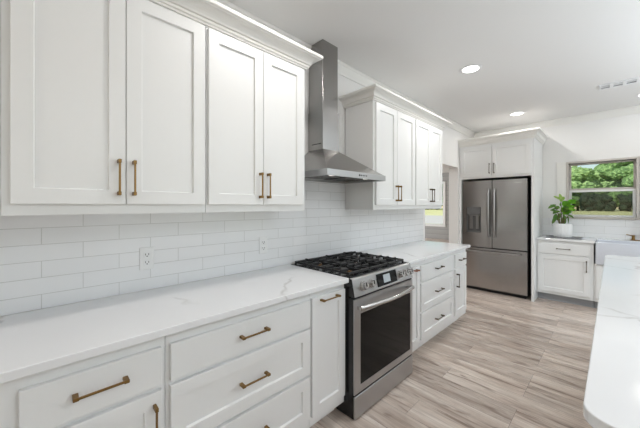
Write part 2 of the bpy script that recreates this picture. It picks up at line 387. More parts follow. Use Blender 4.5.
b = B(); box(b, 0.001, 0.016, 4.99, 5.0, 0, 0.11); box(b, -0.15+0.002, -0.002, OY1-0.012, OY1-0.0005, 0, 0.11); struct('baseboard_left', b, 'trimpaint')
# tile
b = B(); box(b, 0.0, 0.010, -1.4, 3.70, 0.9025, 1.328); box(b, 0.0, 0.010, 1.289, 2.084, 1.328, 1.60)
struct('trim_2', b, 'tile_left', label='glossy white subway tile backsplash behind the range', cat='backsplash')
b = B(); box(b, 1.021, 3.2, YW-0.010, YW, 0.9025, 1.17)
struct('trim_3', b, 'tile_far', label='white tile backsplash under the sink window', cat='backsplash')

# sink window, two double-hung units
def sash_window(name, x0, x1):
    y = YW; b = B(); w = 0.028
    # outer casing on the wall
    box(b, x0-w, x0, y-0.018, y+0.06, WZ0-w, WZ1+w, 0.003); box(b, x1, x1+w, y-0.018, y+0.06, WZ0-w, WZ1+w, 0.003)
    box(b, x0, x1, y-0.018, y+0.06, WZ1, WZ1+w, 0.003); box(b, x0, x1, y-0.030, y+0.06, WZ0-w, WZ0, 0.003)
    root = struct(name, b, 'casing'); zm = 1.60
    b = B(); s = 0.022
    box(b, x0, x0+s, y+0.065, y+0.10, zm-0.02, WZ1); box(b, x1-s, x1, y+0.065, y+0.10, zm-0.02, WZ1); box(b, x0+s, x1-s, y+0.065, y+0.10, WZ1-s, WZ1); box(b, x0+s, x1-s, y+0.065, y+0.10, zm-0.02, zm+0.022)
    struct('upper_sash', b, 'casing', root)
    b = B(); s = 0.030
    box(b, x0, x0+s, y+0.03, y+0.065, WZ0, zm-0.004); box(b, x1-s, x1, y+0.03, y+0.065, WZ0, zm-0.004); box(b, x0+s, x1-s, y+0.03, y+0.065, zm-0.034, zm-0.004); box(b, x0+s, x1-s, y+0.03, y+0.065, WZ0, WZ0+0.025)
    struct('lower_sash', b, 'vinyl', root)
    b = B(); box(b, x0+0.022, x1-0.022, y+0.080, y+0.085, zm+0.02, WZ1-0.022); struct('upper_pane', b, 'glass', root)
    b = B(); box(b, x0+0.03, x1-0.03, y+0.045, y+0.050, WZ0+0.025, zm-0.03); struct('lower_pane', b, 'glass', root)
    b = B(); box(b, x0, x1, y+0.12, y+0.122, WZ0, zm); struct('insect_screen', b, 'screen', root)
    return root
w1 = sash_window('window_1', WX0, WX1); w1['label'] = 'left of the double sash windows, beside the potted plant'; w1['category'] = 'window'
w2 = sash_window('window_2', WX2, WX3); w2['label'] = 'right of the double sash windows, beyond the brass faucet'; w2['category'] = 'window'

b = B(); box(b, 1.195, 1.306, YW-0.012, YW, 1.171, 2.028, 0.002); box(b, 2.794, 2.905, YW-0.012, YW, 1.171, 2.028, 0.002)
struct('trim_4', b, 'trimpaint', label='flat white boards flanking the sink window', cat='trim')

# ------------------------------------------------------------------ cabinets
def pull(parent, x, z, L, orient, yface, mat='brass', r=0.0036):
    b = B(); h = L/2; yb = yface-0.030; q = 0.0056
    if orient == 'v':
        box(b, x-r, x+r, yb-r, yb+r, z-h, z+h, 0.0012)
        for zz in (z-h+q, z+h-q): box(b, x-q, x+q, yb-q, yface+0.0005, zz-q*1.4, zz+q*1.4, 0.0015)
    else:
        box(b, x-h, x+h, yb-r, yb+r, z-r, z+r, 0.0012)
        for xx in (x-h+q, x+h-q): box(b, xx-q*1.4, xx+q*1.4, yb-q, yface+0.0005, z-q, z+q, 0.0015)
    return obj('handle', b, mat, parent)
def cabinet(name, label, loc, rz, Wd, z0, z1, D, fronts, group=None, toe=True, mat='paint', pullmat='brass', toemat='paint'):
    t = thing(name, label, 'cabinet', loc, rz, group)
    b = B(); box(b, 0.0005, Wd-0.0005, 0, D, z0, z1, 0.001); obj('cabinet_body', b, mat, t)
    if toe:
        b = B(); box(b, 0.002, Wd-0.002, 0.085, D, 0, z0); obj('toe_kick', b, toemat, t)
    for f in fronts:
        kind, x0, x1, fz0, fz1, style, hd = f
        b = B()
        if style == 'slab': box(b, x0, x1, -0.020, 0.0, fz0, fz1, 0.0018)
        else: shaker(b, x0, x1, fz0, fz1, 0.0, -0.020, st=style if isinstance(style, float) else 0.058)
        p = obj(kind, b, mat, t)
        if hd: pull(p, hd[1], hd[2], hd[3] if len(hd) > 3 else 0.145, hd[0], -0.020, hd[4] if len(hd) > 4 else pullmat)
    return t
R90 = PI/2
UG, BG = 'white upper cabinets', 'white base cabinets'
UF, UZ0, UZ1 = 0.33, 1.329, 2.36
def upper(label, y0, y1, d0, dm, d1, hm='brass'):
    W_ = y1-y0
    cabinet('upper_cabinet', label, (UF,y0,0), R90, W_, UZ0, UZ1, UF-0.012,
        [('door', d0-y0, dm-0.0015-y0, 1.370, 2.278, 'shaker', ('v', dm-y0-0.027, 1.482)), ('door', dm+0.0015-y0, d1-y0, 1.370, 2.278, 'shaker', ('v', dm-y0+0.027, 1.482))], UG, toe=False, pullmat=hm)
upper('white two-door upper cabinet at the left edge of the photo, mostly cut off', -0.81, -0.101, -0.79, -0.455, -0.122)
upper('large white two-door upper cabinet nearest the camera, above the outlet', -0.10, 0.607, -0.076, 0.260, 0.599)
upper('white two-door upper cabinet immediately left of the range hood', 0.608, 1.288, 0.617, 0.947, 1.262)
upper('white two-door upper cabinet immediately right of the range hood', 2.085, 2.824, 2.108, 2.455, 2.812)
upper('white two-door upper cabinet farthest right on the range wall, beside the opening', 2.825, 3.522, 2.838, 3.185, 3.500, 'darkbrass')
cp = crown_prof(2.293, 2.385, 0.090)
b = B(); sweep(b, [(UF,-0.81), (UF,1.288), (0.001,1.288)], cp); tag(obj('crown_molding', b, 'trimpaint'), 'stepped white crown molding topping the upper cabinets left of the hood', 'molding')
b = B(); sweep(b, [(0.001,2.085), (UF,2.085), (UF,3.522), (0.001,3.522)], cp); tag(obj('crown_molding', b, 'trimpaint'), 'stepped white crown molding topping the upper cabinets right of the hood', 'molding')

BF, BZ0, BZ1, CT = 0.582, 0.095, 0.871, 0.902
def base(label, y0, y1, fronts, pm='brass'):
    fr = [(k, a-y0, c-y0, z0, z1, st, (h[0], h[1]-y0)+tuple(h[2:]) if h else None) for k, a, c, z0, z1, st, h in fronts]
    cabinet('base_cabinet', label, (BF,y0,0), R90, y1-y0, BZ0, BZ1, BF-0.005, fr, BG, pullmat=pm)
D1, D2, D3 = (0.682,0.826), (0.410,0.664), (0.155,0.393)
def three(a, c, ym): return [('drawer',a,c,*D1,'slab',('h',ym,0.762)), ('drawer',a,c,*D2,'shaker',('h',ym,0.543)), ('drawer',a,c,*D3,'shaker',('h',ym,0.275))]
base('white base cabinet at the left edge of the photo, mostly cut off', -0.80, -0.093, three(-0.775,-0.115,-0.445))
base('white base cabinet with one drawer above a door, nearest the camera', -0.092, 0.345, [('drawer',-0.046,0.330,*D1,'slab',('h',0.145,0.760)), ('door',-0.046,0.330,0.155,0.664,'shaker',('v',0.304,0.548))])
base('wide white base cabinet with three drawers, left of the range', 0.346, 1.101, three(0.361,1.094,0.726))
base('narrow white pull-out base cabinet immediately left of the range', 1.102, 1.406, [('door',1.109,1.395,0.150,0.832,'shaker',('h',1.242,0.812))])
base('narrow white pull-out base cabinet immediately right of the range', 2.170, 2.425, [('door',2.190,2.410,0.150,0.832,0.05,('h',2.318,0.805,0.05,'copper'))])
base('white base cabinet with three drawers, right of the range', 2.426, 3.205, three(2.440,3.183,2.790), 'darkbrass')
base('narrow white base cabinet with drawer above door, at the far end of the range run', 3.206, 3.600, [('drawer',3.236,3.567,*D1,'slab',('h',3.395,0.762)), ('door',3.236,3.567,0.155,0.664,'shaker',('v',3.264,0.545))], 'darkbrass')

def slab(name, label, polys_, z0=CT-0.030, z1=CT):
    b = B()
    for q in polys_: box(b, *q, z0, z1, 0.003, 2)
    return tag(obj(name, b, 'quartz'), label, 'countertop', 'white quartz countertops')
slab('countertop', 'long white veined quartz countertop left of the range', [(0.011,0.622,-0.80,1.408)])
slab('countertop', 'white quartz countertop right of the range, with a free far end', [(0.011,0.622,2.168,3.640)])

# fridge enclosure: cabinet above, side panels
FY = 5.00
cabinet('fridge_top_cabinet', 'white two-door cabinet above the refrigerator', (0.001,FY+0.02,0), 0, 1.018, 1.800, 2.36, YW-FY-0.03,
    [('door',0.035,0.484,1.832,2.300,'shaker',('v',0.457,1.945,0.15,'darkbrass')), ('door',0.494,0.985,1.832,2.300,'shaker',('v',0.521,1.945,0.15,'darkbrass'))], 'white cabinets around the refrigerator', toe=False)
b = B(); box(b, 0.988, 1.018, FY, YW-0.001, 0, 1.799, 0.002); tag(obj('end_panel', b, 'paint'), 'tall white end panel between the refrigerator and the sink counter', 'panel')
b = B(); box(b, 0.002, 0.036, FY, YW-0.001, 0, 1.799, 0.002); tag(obj('end_panel', b, 'paint'), 'tall white end panel on the left of the refrigerator, against the wall', 'panel')
b = B(); sweep(b, [(0.001,FY+0.02), (1.020,FY+0.02), (1.020,YW-0.001)], crown_prof(2.335, 2.45, 0.075)); tag(obj('crown_molding', b, 'trimpaint'), 'white crown molding topping the cabinet above the refrigerator', 'molding')

# sink run, facing the camera side
SF = 5.20
cabinet('base_cabinet', 'white base cabinet with drawer and door under the potted plant', (1.020,SF,0), 0, 0.605, 0.11, 0.871, YW-SF-0.005,
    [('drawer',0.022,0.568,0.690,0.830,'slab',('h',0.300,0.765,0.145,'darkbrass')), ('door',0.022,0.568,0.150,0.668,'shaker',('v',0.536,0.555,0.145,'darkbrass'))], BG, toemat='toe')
cabinet('sink_base_cabinet', 'white two-door base cabinet below the apron sink', (1.626,SF,0), 0, 0.848, 0.11, 0.600, YW-SF-0.005,
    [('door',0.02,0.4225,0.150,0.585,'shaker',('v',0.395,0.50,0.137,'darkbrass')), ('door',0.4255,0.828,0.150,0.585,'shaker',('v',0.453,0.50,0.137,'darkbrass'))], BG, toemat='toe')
cabinet('base_cabinet', 'white base cabinet on the far side of the apron sink', (2.475,SF,0), 0, 0.70, 0.11, 0.871, YW-SF-0.005,
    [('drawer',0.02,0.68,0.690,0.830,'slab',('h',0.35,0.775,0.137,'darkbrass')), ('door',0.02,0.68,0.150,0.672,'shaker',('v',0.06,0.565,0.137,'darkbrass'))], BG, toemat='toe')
slab('countertop', 'white quartz countertop around the apron sink, under the window', [(1.020,1.640,5.165,5.709), (2.460,3.18,5.168,5.709), (1.640,2.460,5.575,5.709)])

# apron sink
def basin(bm, x0, x1, y0, y1, z0, z1, w, depth):
    t = bmesh.new(); bmesh.ops.create_cube(t, size=1)
    for v in t.verts: v.co = Vector(((x0+x1)/2+v.co.x*(x1-x0), (y0+y1)/2+v.co.y*(y1-y0), (z0+z1)/2+v.co.z*(z1-z0)))
    top = max(t.faces, key=lambda f: f.calc_center_median().z)
    bmesh.ops.inset_region(t, faces=[top], thickness=w, depth=0)
    r = bmesh.ops.extrude_face_region(t, geom=[top])
    bmesh.ops.translate(t, verts=[v for v in r['geom'] if isinstance(v, bmesh.types.BMVert)], vec=(0,0,-depth))
    if top.is_valid: bmesh.ops.delete(t, geom=[top], context='FACES')
    bmesh.ops.bevel(t, geom=list(t.edges), offset=0.012, segments=3, profile=0.5, affect='EDGES')
    merge(bm, t)
t = thing('apron_sink', 'white fireclay apron-front sink below the window', 'sink', (2.05,5.35,0.612))
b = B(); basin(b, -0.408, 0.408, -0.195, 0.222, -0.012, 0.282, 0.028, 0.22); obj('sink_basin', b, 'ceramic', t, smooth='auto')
b = B(); cyl(b, (0,0.03,0.053), (0,0.03,0.056), 0.045); obj('drain', b, 'knob', t)
t = thing('faucet', 'brass bridge faucet on a deck plate behind the apron sink', 'faucet', (2.075,5.640,0.9025))
b = B(); box(b, -0.115, 0.115, -0.027, 0.027, 0, 0.008, 0.003); obj('deck_plate', b, 'brass', t)
b = B(); cyl(b, (0,0,0.008), (0,0,0.045), 0.024, 0.018)
pts = [(0,0,0.03),(0,0,0.16),(0,0,0.27)] + [(0,-0.09+0.09*math.cos(a),0.27+0.09*math.sin(a)) for a in [i*PI/8 for i in range(1,9)]] + [(0,-0.18,0.20)]
tube(b, pts, 0.011, 12); cyl(b, (0,-0.18,0.21), (0,-0.18,0.15), 0.014); obj('spout', b, 'brass', t, smooth='auto')
for s in (-1, 1):
    b = B(); cyl(b, (s*0.085,0,0.008), (s*0.085,0,0.055), 0.019, 0.013); cyl(b, (s*0.085,0,0.05), (s*0.085,0,0.07), 0.016); tube(b, [(s*0.085,0,0.062),(s*0.115,0,0.068),(s*0.15,-0.005,0.075)], 0.006, 8); obj('tap_lever', b, 'brass', t, smooth='auto')

# ------------------------------------------------------------------ island
t = thing('island_countertop', 'large white quartz island top with rounded corners, in the right foreground', 'countertop', (2.30,2.30,CT-0.030), 0, 'white quartz countertops')
t2 = B(); X0, X1, Y0, Y1, RC = 1.750, 2.90, 0.855, 3.83, 0.060
outl = []
for cx, cy, a0 in ((X1-RC,Y1-RC,0), (X0+RC,Y1-RC,90), (X0+RC,Y0+RC,180), (X1-RC,Y0+RC,270)):
    for i in range(9):
        a = math.radians(a0+90*i/8); outl.append((cx+RC*math.cos(a)-2.30, cy+RC*math.sin(a)-2.30))
vs = [t2.verts.new((x,y,0)) for x, y in outl]; fa = t2.faces.new(vs)
r = bmesh.ops.extrude_face_region(t2, geom=[fa]); bmesh.ops.translate(t2, verts=[v for v in r['geom'] if isinstance(v, bmesh.types.BMVert)], vec=(0,0,0.030))
bmesh.ops.bevel(t2, geom=[e for e in t2.edges if abs(e.verts[0].co.z-e.verts[1].co.z) < 1e-5], offset=0.003, segments=2, profile=0.5, affect='EDGES')
obj('stone_slab', t2, 'quartz', t)
cabinet('island_cabinet', 'white panelled island cabinet under the island countertop', (2.05,3.52,0), -R90, 2.44, 0.11, 0.871, 0.80,
    [('door',0.02,0.61,0.15,0.86,'shaker',None), ('door',0.63,1.21,0.15,0.86,'shaker',None), ('door',1.23,1.81,0.15,0.86,'shaker',None), ('door',1.83,2.42,0.15,0.86,'shaker',None)])

# ------------------------------------------------------------------ gas range   (local frame: x along the run, -y to the room, origin at body front)
RY0, RY1 = 1.412, 2.162; RW = RY1-RY0
t = thing('gas_range', 'stainless steel slide-in gas range with black glass oven door', 'range', (0.613,RY0,-0.012), R90)
b = B(); box(b, 0, RW, 0, 0.598, 0.02, 0.889, 0.002); box(b, 0, RW, -0.040, 0.0, 0.024, 0.786); obj('range_body', b, 'enamel', t)
b = B(); box(b, 0.02, RW-0.02, 0.03, 0.57, 0.012, 0.02); obj('base_plinth', b, 'blackgap', t)
b = B(); box(b, -0.0, RW, 0.0, 0.600, 0.8895, 0.912, 0.004); obj('cooktop', b, 'enamel', t)
# sloped control panel
def prism_x(bm, prof, x0, x1):      # prof (y,z)
    A = [bm.verts.new((x0,y,z)) for y, z in prof]; Bv = [bm.verts.new((x1,y,z)) for y, z in prof]; n = len(prof)
    bm.faces.new(A); bm.faces.new(Bv[::-1])
    for i in range(n): bm.faces.new((A[(i+1)%n], A[i], Bv[i], Bv[(i+1)%n]))
b = B(); prism_x(b, [(-0.001,0.793),(-0.048,0.793),(-0.050,0.797),(-0.026,0.903),(-0.020,0.907),(-0.001,0.907)], 0.005, RW-0.005); cpn = obj('control_panel', b, 'steel_range', t)
b = B()
b.free()
for xa, xb in ((0, 0.0048), (RW-0.0048, RW)):
    b = B(); prism_x(b, [(-0.001,0.793),(-0.049,0.793),(-0.025,0.905),(-0.001,0.907)], xa, xb); obj('panel_end_cap', b, 'enamel', t)
sl = Vector((0,-0.024,-0.106)).normalized(); nrm = Vector((0,-0.106,0.024)).normalized()   # down-slope, outward
def onpanel(x, d, out): return Vector((x,-0.026,0.903))+sl*d+nrm*out
def panel_box(bm, x0, x1, d0, d1, o0, o1):
    c = [[bm.verts.new(onpanel(x, d, o)) for x, d in ((x0,d0),(x1,d0),(x1,d1),(x0,d1))] for o in (o0, o1)]
    bm.faces.new(c[0][::-1]); bm.faces.new(c[1])
    for k in range(4): bm.faces.new((c[0][k], c[0][(k+1)%4], c[1][(k+1)%4], c[1][k]))
b = B(); panel_box(b, 0.262, 0.515, 0.010, 0.096, 0.0005, 0.004); dsp = obj('display', b, 'ovenglass', t)
b = B(); panel_box(b, 0.340, 0.425, 0.024, 0.080, 0.0042, 0.0048); obj('clock_screen', b, 'lcd', dsp, label='pale blue lit clock screen')
for kx in (0.100, 0.185, 0.565, 0.632, 0.699):
    b = B(); cyl(b, onpanel(kx,0.056,0.0005), onpanel(kx,0.056,0.010), 0.031, n=28); cyl(b, onpanel(kx,0.056,0.010), onpanel(kx,0.056,0.036), 0.026, 0.022, n=28)
    k = obj('knob', b, 'knob', t, smooth='auto'); b = B(); panel_box(b, kx-0.003, kx+0.003, 0.034, 0.060, 0.036, 0.039); obj('knob_pointer', b, 'blackgap', k)
# oven door
b = B(); z0, z1 = 0.176, 0.780
wx0, wx1, wz0, wz1 = 0.065, RW-0.035, 0.222, 0.680
for q in ((0.002,wx0,z0,z1), (wx1,RW-0.002,z0,z1), (wx0,wx1,z0,wz0), (wx0,wx1,wz1,z1)): box(b, q[0], q[1], -0.048, -0.0402, q[2], q[3])
od = obj('oven_door', b, 'steel_range', t)
b = B(); box(b, wx0, wx1, -0.0465, -0.0402, wz0, wz1); obj('oven_window', b, 'ovenglass', od, label='black glass oven window')
b = B(); pts = []
for i in range(17):
    u = i/16; pts.append((0.035+u*(RW-0.07), -0.070-0.032*math.sin(PI*u), 0.725))
tube(b, pts, 0.0150, 14)
for xx in (0.040, RW-0.040): box(b, xx-0.012, xx+0.012, -0.080, -0.047, 0.713, 0.737, 0.003)
obj('door_handle', b, 'knob', od, smooth='auto', label='long bowed bright steel bar handle')
b = B(); box(b, 0.002, RW-0.002, -0.050, -0.0402, 0.022, 0.162, 0.002); obj('storage_drawer', b, 'steel_range', t)
b = B(); box(b, 0.004, RW-0.004, -0.0420, -0.0402, 0.163, 0.175); obj('shadow_gap', b, 'blackgap', t)
# burners and grates
for bx, by, br_ in ((0.15,0.16,0.045), (0.15,0.45,0.036), (0.373,0.30,0.050), (0.596,0.16,0.036), (0.596,0.45,0.045)):
    b = B(); cyl(b, (bx,by,0.9122), (bx,by,0.920), br_*1.25, br_*1.15, 24); bb = obj('burner', b, 'burner', t, smooth='auto'); b = B(); cyl(b, (bx,by,0.920), (bx,by,0.928), br_, br_*0.92, 24); obj('burner_cap', b, 'iron', bb, smooth='auto')
for gx0, gx1 in ((0.022,0.252), (0.256,0.490), (0.494,0.724)):
    b = B(); gz0, gz1, gw = 0.924, 0.939, 0.012; gy0, gy1 = 0.016, 0.570
    box(b, gx0, gx0+gw, gy0, gy1, gz0, gz1, 0.003); box(b, gx1-gw, gx1, gy0, gy1, gz0, gz1, 0.003)
    for yy in (gy0, gy1-gw, (gy0+gy1)/2-gw/2): box(b, gx0, gx1, yy, yy+gw, gz0, gz1, 0.003)
    xm = (gx0+gx1)/2
    box(b, xm-gw/2, xm+gw/2, gy0, gy0+0.11, gz0, gz1+0.007, 0.003); box(b, xm-gw/2, xm+gw/2, gy1-0.11, gy1, gz0, gz1+0.007, 0.003); box(b, xm-gw/2, xm+gw/2, 0.235, 0.375, gz0, gz1+0.007, 0.003)
    for yy in (0.09, 0.16, 0.23, 0.38, 0.45, 0.52):
        box(b, gx0, gx0+0.082, yy-gw/2, yy+gw/2, gz0, gz1+0.007, 0.003); box(b, gx1-0.082, gx1, yy-gw/2, yy+gw/2, gz0, gz1+0.007, 0.003)
    for xx in (gx0, gx1-gw):
        for yy in (gy0, gy1-gw): box(b, xx, xx+gw, yy, yy+gw, 0.9122, gz0)
    obj('grate', b, 'iron', t)

# ------------------------------------------------------------------ range hood
HY0, HY1, HX = 1.372, 2.078, 0.462
hc = 1.703; cw = 0.096; cx = 0.185
t = thing('range_hood', 'stainless steel pyramid chimney range hood on the tile wall', 'range hood', (0.0,hc,1.572))
def frustum(bm, lo, hi):             # (x0,x1,y0,y1,z)
    r = []
    for x0, x1, y0, y1, z in (lo, hi): r.append([bm.verts.new(c) for c in ((x0,y0,z),(x1,y0,z),(x1,y1,z),(x0,y1,z))])
    bm.faces.new(r[0][::-1]); bm.faces.new(r[1])
    for k in range(4): bm.faces.new((r[0][k], r[0][(k+1)%4], r[1][(k+1)%4], r[1][k]))
hw0, hw1 = HY0-hc, HY1-hc
b = B(); frustum(b, (0.011,HX-0.004,hw0+0.004,hw1-0.004,0.042), (0.011,cx,-cw,cw,0.245)); can = obj('hood_canopy', b, 'steel_hood', t)
b = B()                              # rim, open below
box(b, HX-0.012, HX, hw0, hw1, 0, 0.045, 0.0015); box(b, 0.011, HX-0.012, hw0, hw0+0.012, 0, 0.045, 0.0015); box(b, 0.011, HX-0.012, hw1-0.012, hw1, 0, 0.045, 0.0015); box(b, 0.011, 0.023, hw0+0.012, hw1-0.012, 0, 0.045)
obj('rim', b, 'steel_range', t)
b = B(); box(b, 0.023, HX-0.012, hw0+0.012, hw1-0.012, 0.020, 0.030)
fl = obj('filter_panel', b, 'steel_hood', t)
for s in (-1, 1):
    b = B(); yc = s*0.165
    for i in range(12): box(b, 0.08+i*0.020, 0.088+i*0.020, yc-0.14, yc+0.14, 0.013, 0.0195)
    obj('baffle_filter', b, 'steel_hood', fl)
for s in (-1, 1):
    b = B(); cyl(b, (HX-0.075,s*0.20,0.012), (HX-0.075,s*0.20,0.0195), 0.030, n=24); lm = obj('hood_lamp', b, 'knob', t, smooth='auto')
    b = B(); cyl(b, (HX-0.075,s*0.20,0.009), (HX-0.075,s*0.20,0.0118), 0.024, n=24); obj('lamp_lens', b, 'hoodlens', lm)
b = B(); box(b, 0.011, cx, -cw, cw, 0.2455, 0.565, 0.001); obj('chimney', b, 'steel_hood', t, label='lower steel chimney cover')
b = B(); box(b, 0.011, cx-0.007, -cw+0.007, cw-0.007, 0.565, H-1.572-0.001, 0.001)
ch = obj('chimney_extension', b, 'steel_hood', t)
b = B()
box(b, 0.06, 0.165, -cw-0.001, -cw+0.002, 0.290, 0.297)
obj('vent_slots', b, 'blackgap', t)
b = B()
for i in range(5): cyl(b, (HX-0.0005,0.02+i*0.022,0.023), (HX+0.002,0.02+i*0.022,0.023), 0.006 if i else 0.008, n=14)
obj('control_buttons', b, 'blackgap', t)

# ------------------------------------------------------------------ refrigerator
FX0, FX1, FYF = 0.052, 0.938, 5.03; FW = FX1-FX0
t = thing('refrigerator', 'stainless steel french-door refrigerator with water dispenser and bottom freezer', 'refrigerator', (FX0,FYF,0))
b = B(); box(b, 0.004, FW-0.004, 0.075, 0.66, 0.03, 1.745, 0.003); obj('refrigerator_body', b, 'darkgrey', t)
b = B(); box(b, 0.03, FW-0.03, 0.05, 0.6, 0.0, 0.03); obj('base_grille', b, 'blackgap', t)
b = B(); box(b, -0.012, FW+0.048, 0.30, 0.32, 0.0, 1.795); obj('gap_shade_sheet', b, 'blackgap', t)  # added black sheet standing in for the shade in the gaps beside the body
sx = 0.484-FX0
dx0, dx1, dz0, dz1 = 0.062, 0.275, 0.935, 1.345    # dispenser opening
b = B()
for q in ((0,dx0,0.705,1.765), (dx1,sx-0.003,0.705,1.765), (dx0,dx1,0.705,dz0), (dx0,dx1,dz1,1.765)): box(b, q[0], q[1], 0.0, 0.070, q[2], q[3])
dl = obj('door', b, 'steel_fridge', t)
b = B(); box(b, dx0, dx1, 0.050, 0.069, dz0, dz1); box(b, dx0, dx1, 0.002, 0.050, dz1-0.125, dz1); box(b, dx0, dx0+0.008, 0.002, 0.05, dz0, dz1); box(b, dx1-0.008, dx1, 0.002, 0.05, dz0, dz1); box(b, dx0, dx1, 0.002, 0.05, dz0, dz0+0.015)
dp = obj('water_dispenser', b, 'dispenser', dl, label='dark grey recessed water dispenser')
b = B(); box(b, dx0+0.035, dx0+0.080, 0.026, 0.049, 0.99, 1.21, 0.003); box(b, dx0+0.130, dx0+0.175, 0.026, 0.049, 0.99, 1.21, 0.003); box(b, dx0+0.03, dx1-0.03, 0.012, 0.049, 1.20, 1.2195, 0.002); obj('dispenser_paddle', b, 'handle_steel', dl)
b = B(); box(b, sx+0.003, FW, 0.0, 0.070, 0.705, 1.765, 0.004); dr = obj('door', b, 'steel_fridge', t)
b = B(); box(b, FW-0.16, FW-0.075, -0.0012, 0.0, 1.704, 1.713); obj('badge', b, 'knob', dr)
for d, xx in ((dl, sx-0.040), (dr, sx+0.040)):
    b = B(); pts = []
    for i in range(15):
        u = i/14; pts.append((xx, -0.035-0.028*math.sin(PI*u), 0.875+0.75*u))
    tube(b, pts, [0.014+0.005*math.sin(PI*i/14) for i in range(15)], 12)
    for zz in (0.90, 1.60): box(b, xx-0.009, xx+0.009, -0.040, 0.0005, zz-0.014, zz+0.014, 0.003)
    obj('door_handle', b, 'handle_steel', d, smooth='auto')
b = B(); box(b, 0, FW, 0.0, 0.070, 0.055, 0.692, 0.004); fz = obj('freezer_drawer', b, 'steel_fridge', t)
b = B(); pts = []
for i in range(15):
    u = i/14; pts.append((0.075+u*(FW-0.15), -0.035-0.026*math.sin(PI*u), 0.642))
tube(b, pts, 0.0115, 12)
for xx in (0.10, FW-0.10): box(b, xx-0.014, xx+0.014, -0.042, 0.0005, 0.633, 0.651, 0.003)
obj('drawer_handle', b, 'handle_steel', fz, smooth='auto')

# ------------------------------------------------------------------ outlets
def outlet(label, loc, rz, slots=True):
    t = thing('wall_outlet', label, 'outlet', loc, rz, 'white wall outlets')
    b = B(); box(b, -0.035, 0.035, -0.006, 0, -0.061, 0.061, 0.002); obj('cover_plate', b, 'plate', t)
    for s in (-1, 1):
        b = B(); box(b, -0.017, 0.017, -0.0085, -0.0062, s*0.021-0.014, s*0.021+0.014, 0.001); k = obj('socket', b, 'plate', t)
        b = B(); z = s*0.021
        box(b, -0.009, -0.006, -0.0092, -0.0086, z-0.003, z+0.007); box(b, 0.006, 0.009, -0.0092, -0.0086, z-0.003, z+0.007); box(b, -0.003, 0.003, -0.0092, -0.0086, z-0.011, z-0.006)
        obj('socket_slots', b, 'slot', k)
outlet('white outlet on the tile backsplash under the nearest upper cabinet', (0.0105,0.416,1.075), R90)
outlet('white outlet on the tile backsplash just left of the range', (0.0105,1.163,1.076), R90)
outlet('white outlet on the far wall to the left of the potted plant', (1.145,YW-0.0105,1.09), 0)

# ------------------------------------------------------------------ plant on its board
t = thing('potted_plant', 'green leafy plant in a white ribbed pot on the sink counter', 'plant', (1.290,5.435,0.9155))
b = B(); lathe(b, [(0.099,0),(0.104,0.008),(0.106,0.09),(0.108,0.186),(0.106,0.191),(0.099,0.191),(0.096,0.172),(0.02,0.164)], n=120, rib=20, amp=0.018); obj('pot', b, 'pot', t, smooth='auto')
b = B(); cyl(b, (0,0,0.150), (0,0,0.1725), 0.0945, n=32); obj('soil', b, 'soil', t)
def leaf(bm, base, direction, L, Wd, droop, face=Vector((0,0,1))):
    d = Vector(direction).normalized(); side = d.cross(face)
    side = side.normalized() if side.length > 1e-3 else Vector((1,0,0)); up = side.cross(d).normalized()
    prev = None
    for i in range(7):
        u = i/6; p = Vector(base)+d*(L*u)+Vector((0,0,-1))*droop*L*u*u; w = Wd*math.sin(PI*min(1, u*0.92+0.06))**0.8*(1 if u < 0.98 else 0.2)
        row = [bm.verts.new(p-side*w/2+up*w*0.18), bm.verts.new(p), bm.verts.new(p+side*w/2+up*w*0.18)]
        if prev:
            for k in range(2): bm.faces.new((prev[k], prev[k+1], row[k+1], row[k]))
        prev = row
rp = random.Random(5); bst = B(); lf1 = B(); lf2 = B(); lf3 = B()
E1 = Vector((0.70,0.715,0)); E2 = Vector((-0.715,0.70,0))          # two horizontal axes of the bush
def P3(X, Y, dd=0): return E1*((X-150)*0.00148)+E2*dd+Vector((0,0,0.19+(275-Y)*0.00177))
for pl in ([(138,300),(136,220),(134,140),(130,80)], [(150,300),(158,220),(168,150),(175,110)], [(130,300),(118,240),(100,180),(85,150)], [(145,300),(175,240),(205,215)], [(132,300),(112,265),(95,225)]):
    pts = [P3(X, Y) for X, Y in pl]; tube(bst, pts, [0.008,0.0065,0.005,0.003][:len(pts)], 8)
def lf(bm, a, c, w, dd=0, droop=0.12):
    p0 = P3(*a, dd*0.3); p1 = P3(*c, dd); leaf(bm, p0, p1-p0, (p1-p0).length*1.12, w*0.95, droop, (Vector((0,0,1))*rp.uniform(0.2,1.0)-E2).normalized())
for a, c in (((130,82),(68,48)), ((132,84),(128,28)), ((134,86),(168,52)), ((132,100),(100,75)), ((136,95),(155,80))): lf(lf1, a, c, 0.055, rp.uniform(-0.03,0.03))
for k in range(26):
    X, Y = rp.uniform(140,185), rp.uniform(90,190); a = rp.uniform(-0.9,0.9)
    lf(lf2, (X-12,Y+14), (X+34*math.cos(a), Y-34*math.sin(a)-4), rp.uniform(0.05,0.068), rp.uniform(-0.11,0.11), 0.25)
for a, c in (((88,122),(24,138)), ((95,172),(44,184)), ((98,178),(52,160)), ((85,195),(48,240)), ((95,210),(78,262)), ((110,160),(70,110)), ((120,190),(100,235)), ((190,205),(228,222)), ((205,215),(238,262)), ((175,225),(182,272)), ((160,215),(165,265)), ((150,190),(195,225)), ((125,150),(95,130))): lf(lf3, a, c, 0.048, rp.uniform(-0.07,0.07), 0.2)
for k in range(12):
    X, Y = rp.uniform(115,170), rp.uniform(120,235); a = rp.uniform(0,2*PI); lf(lf3, (X,Y), (X+34*math.cos(a), Y-24*math.sin(a)), 0.05, rp.choice((-1,1))*rp.uniform(0.06,0.12), 0.2)
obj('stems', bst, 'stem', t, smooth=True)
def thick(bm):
    g = bmesh.ops.solidify(bm, geom=list(bm.faces), thickness=0.0012); return bm
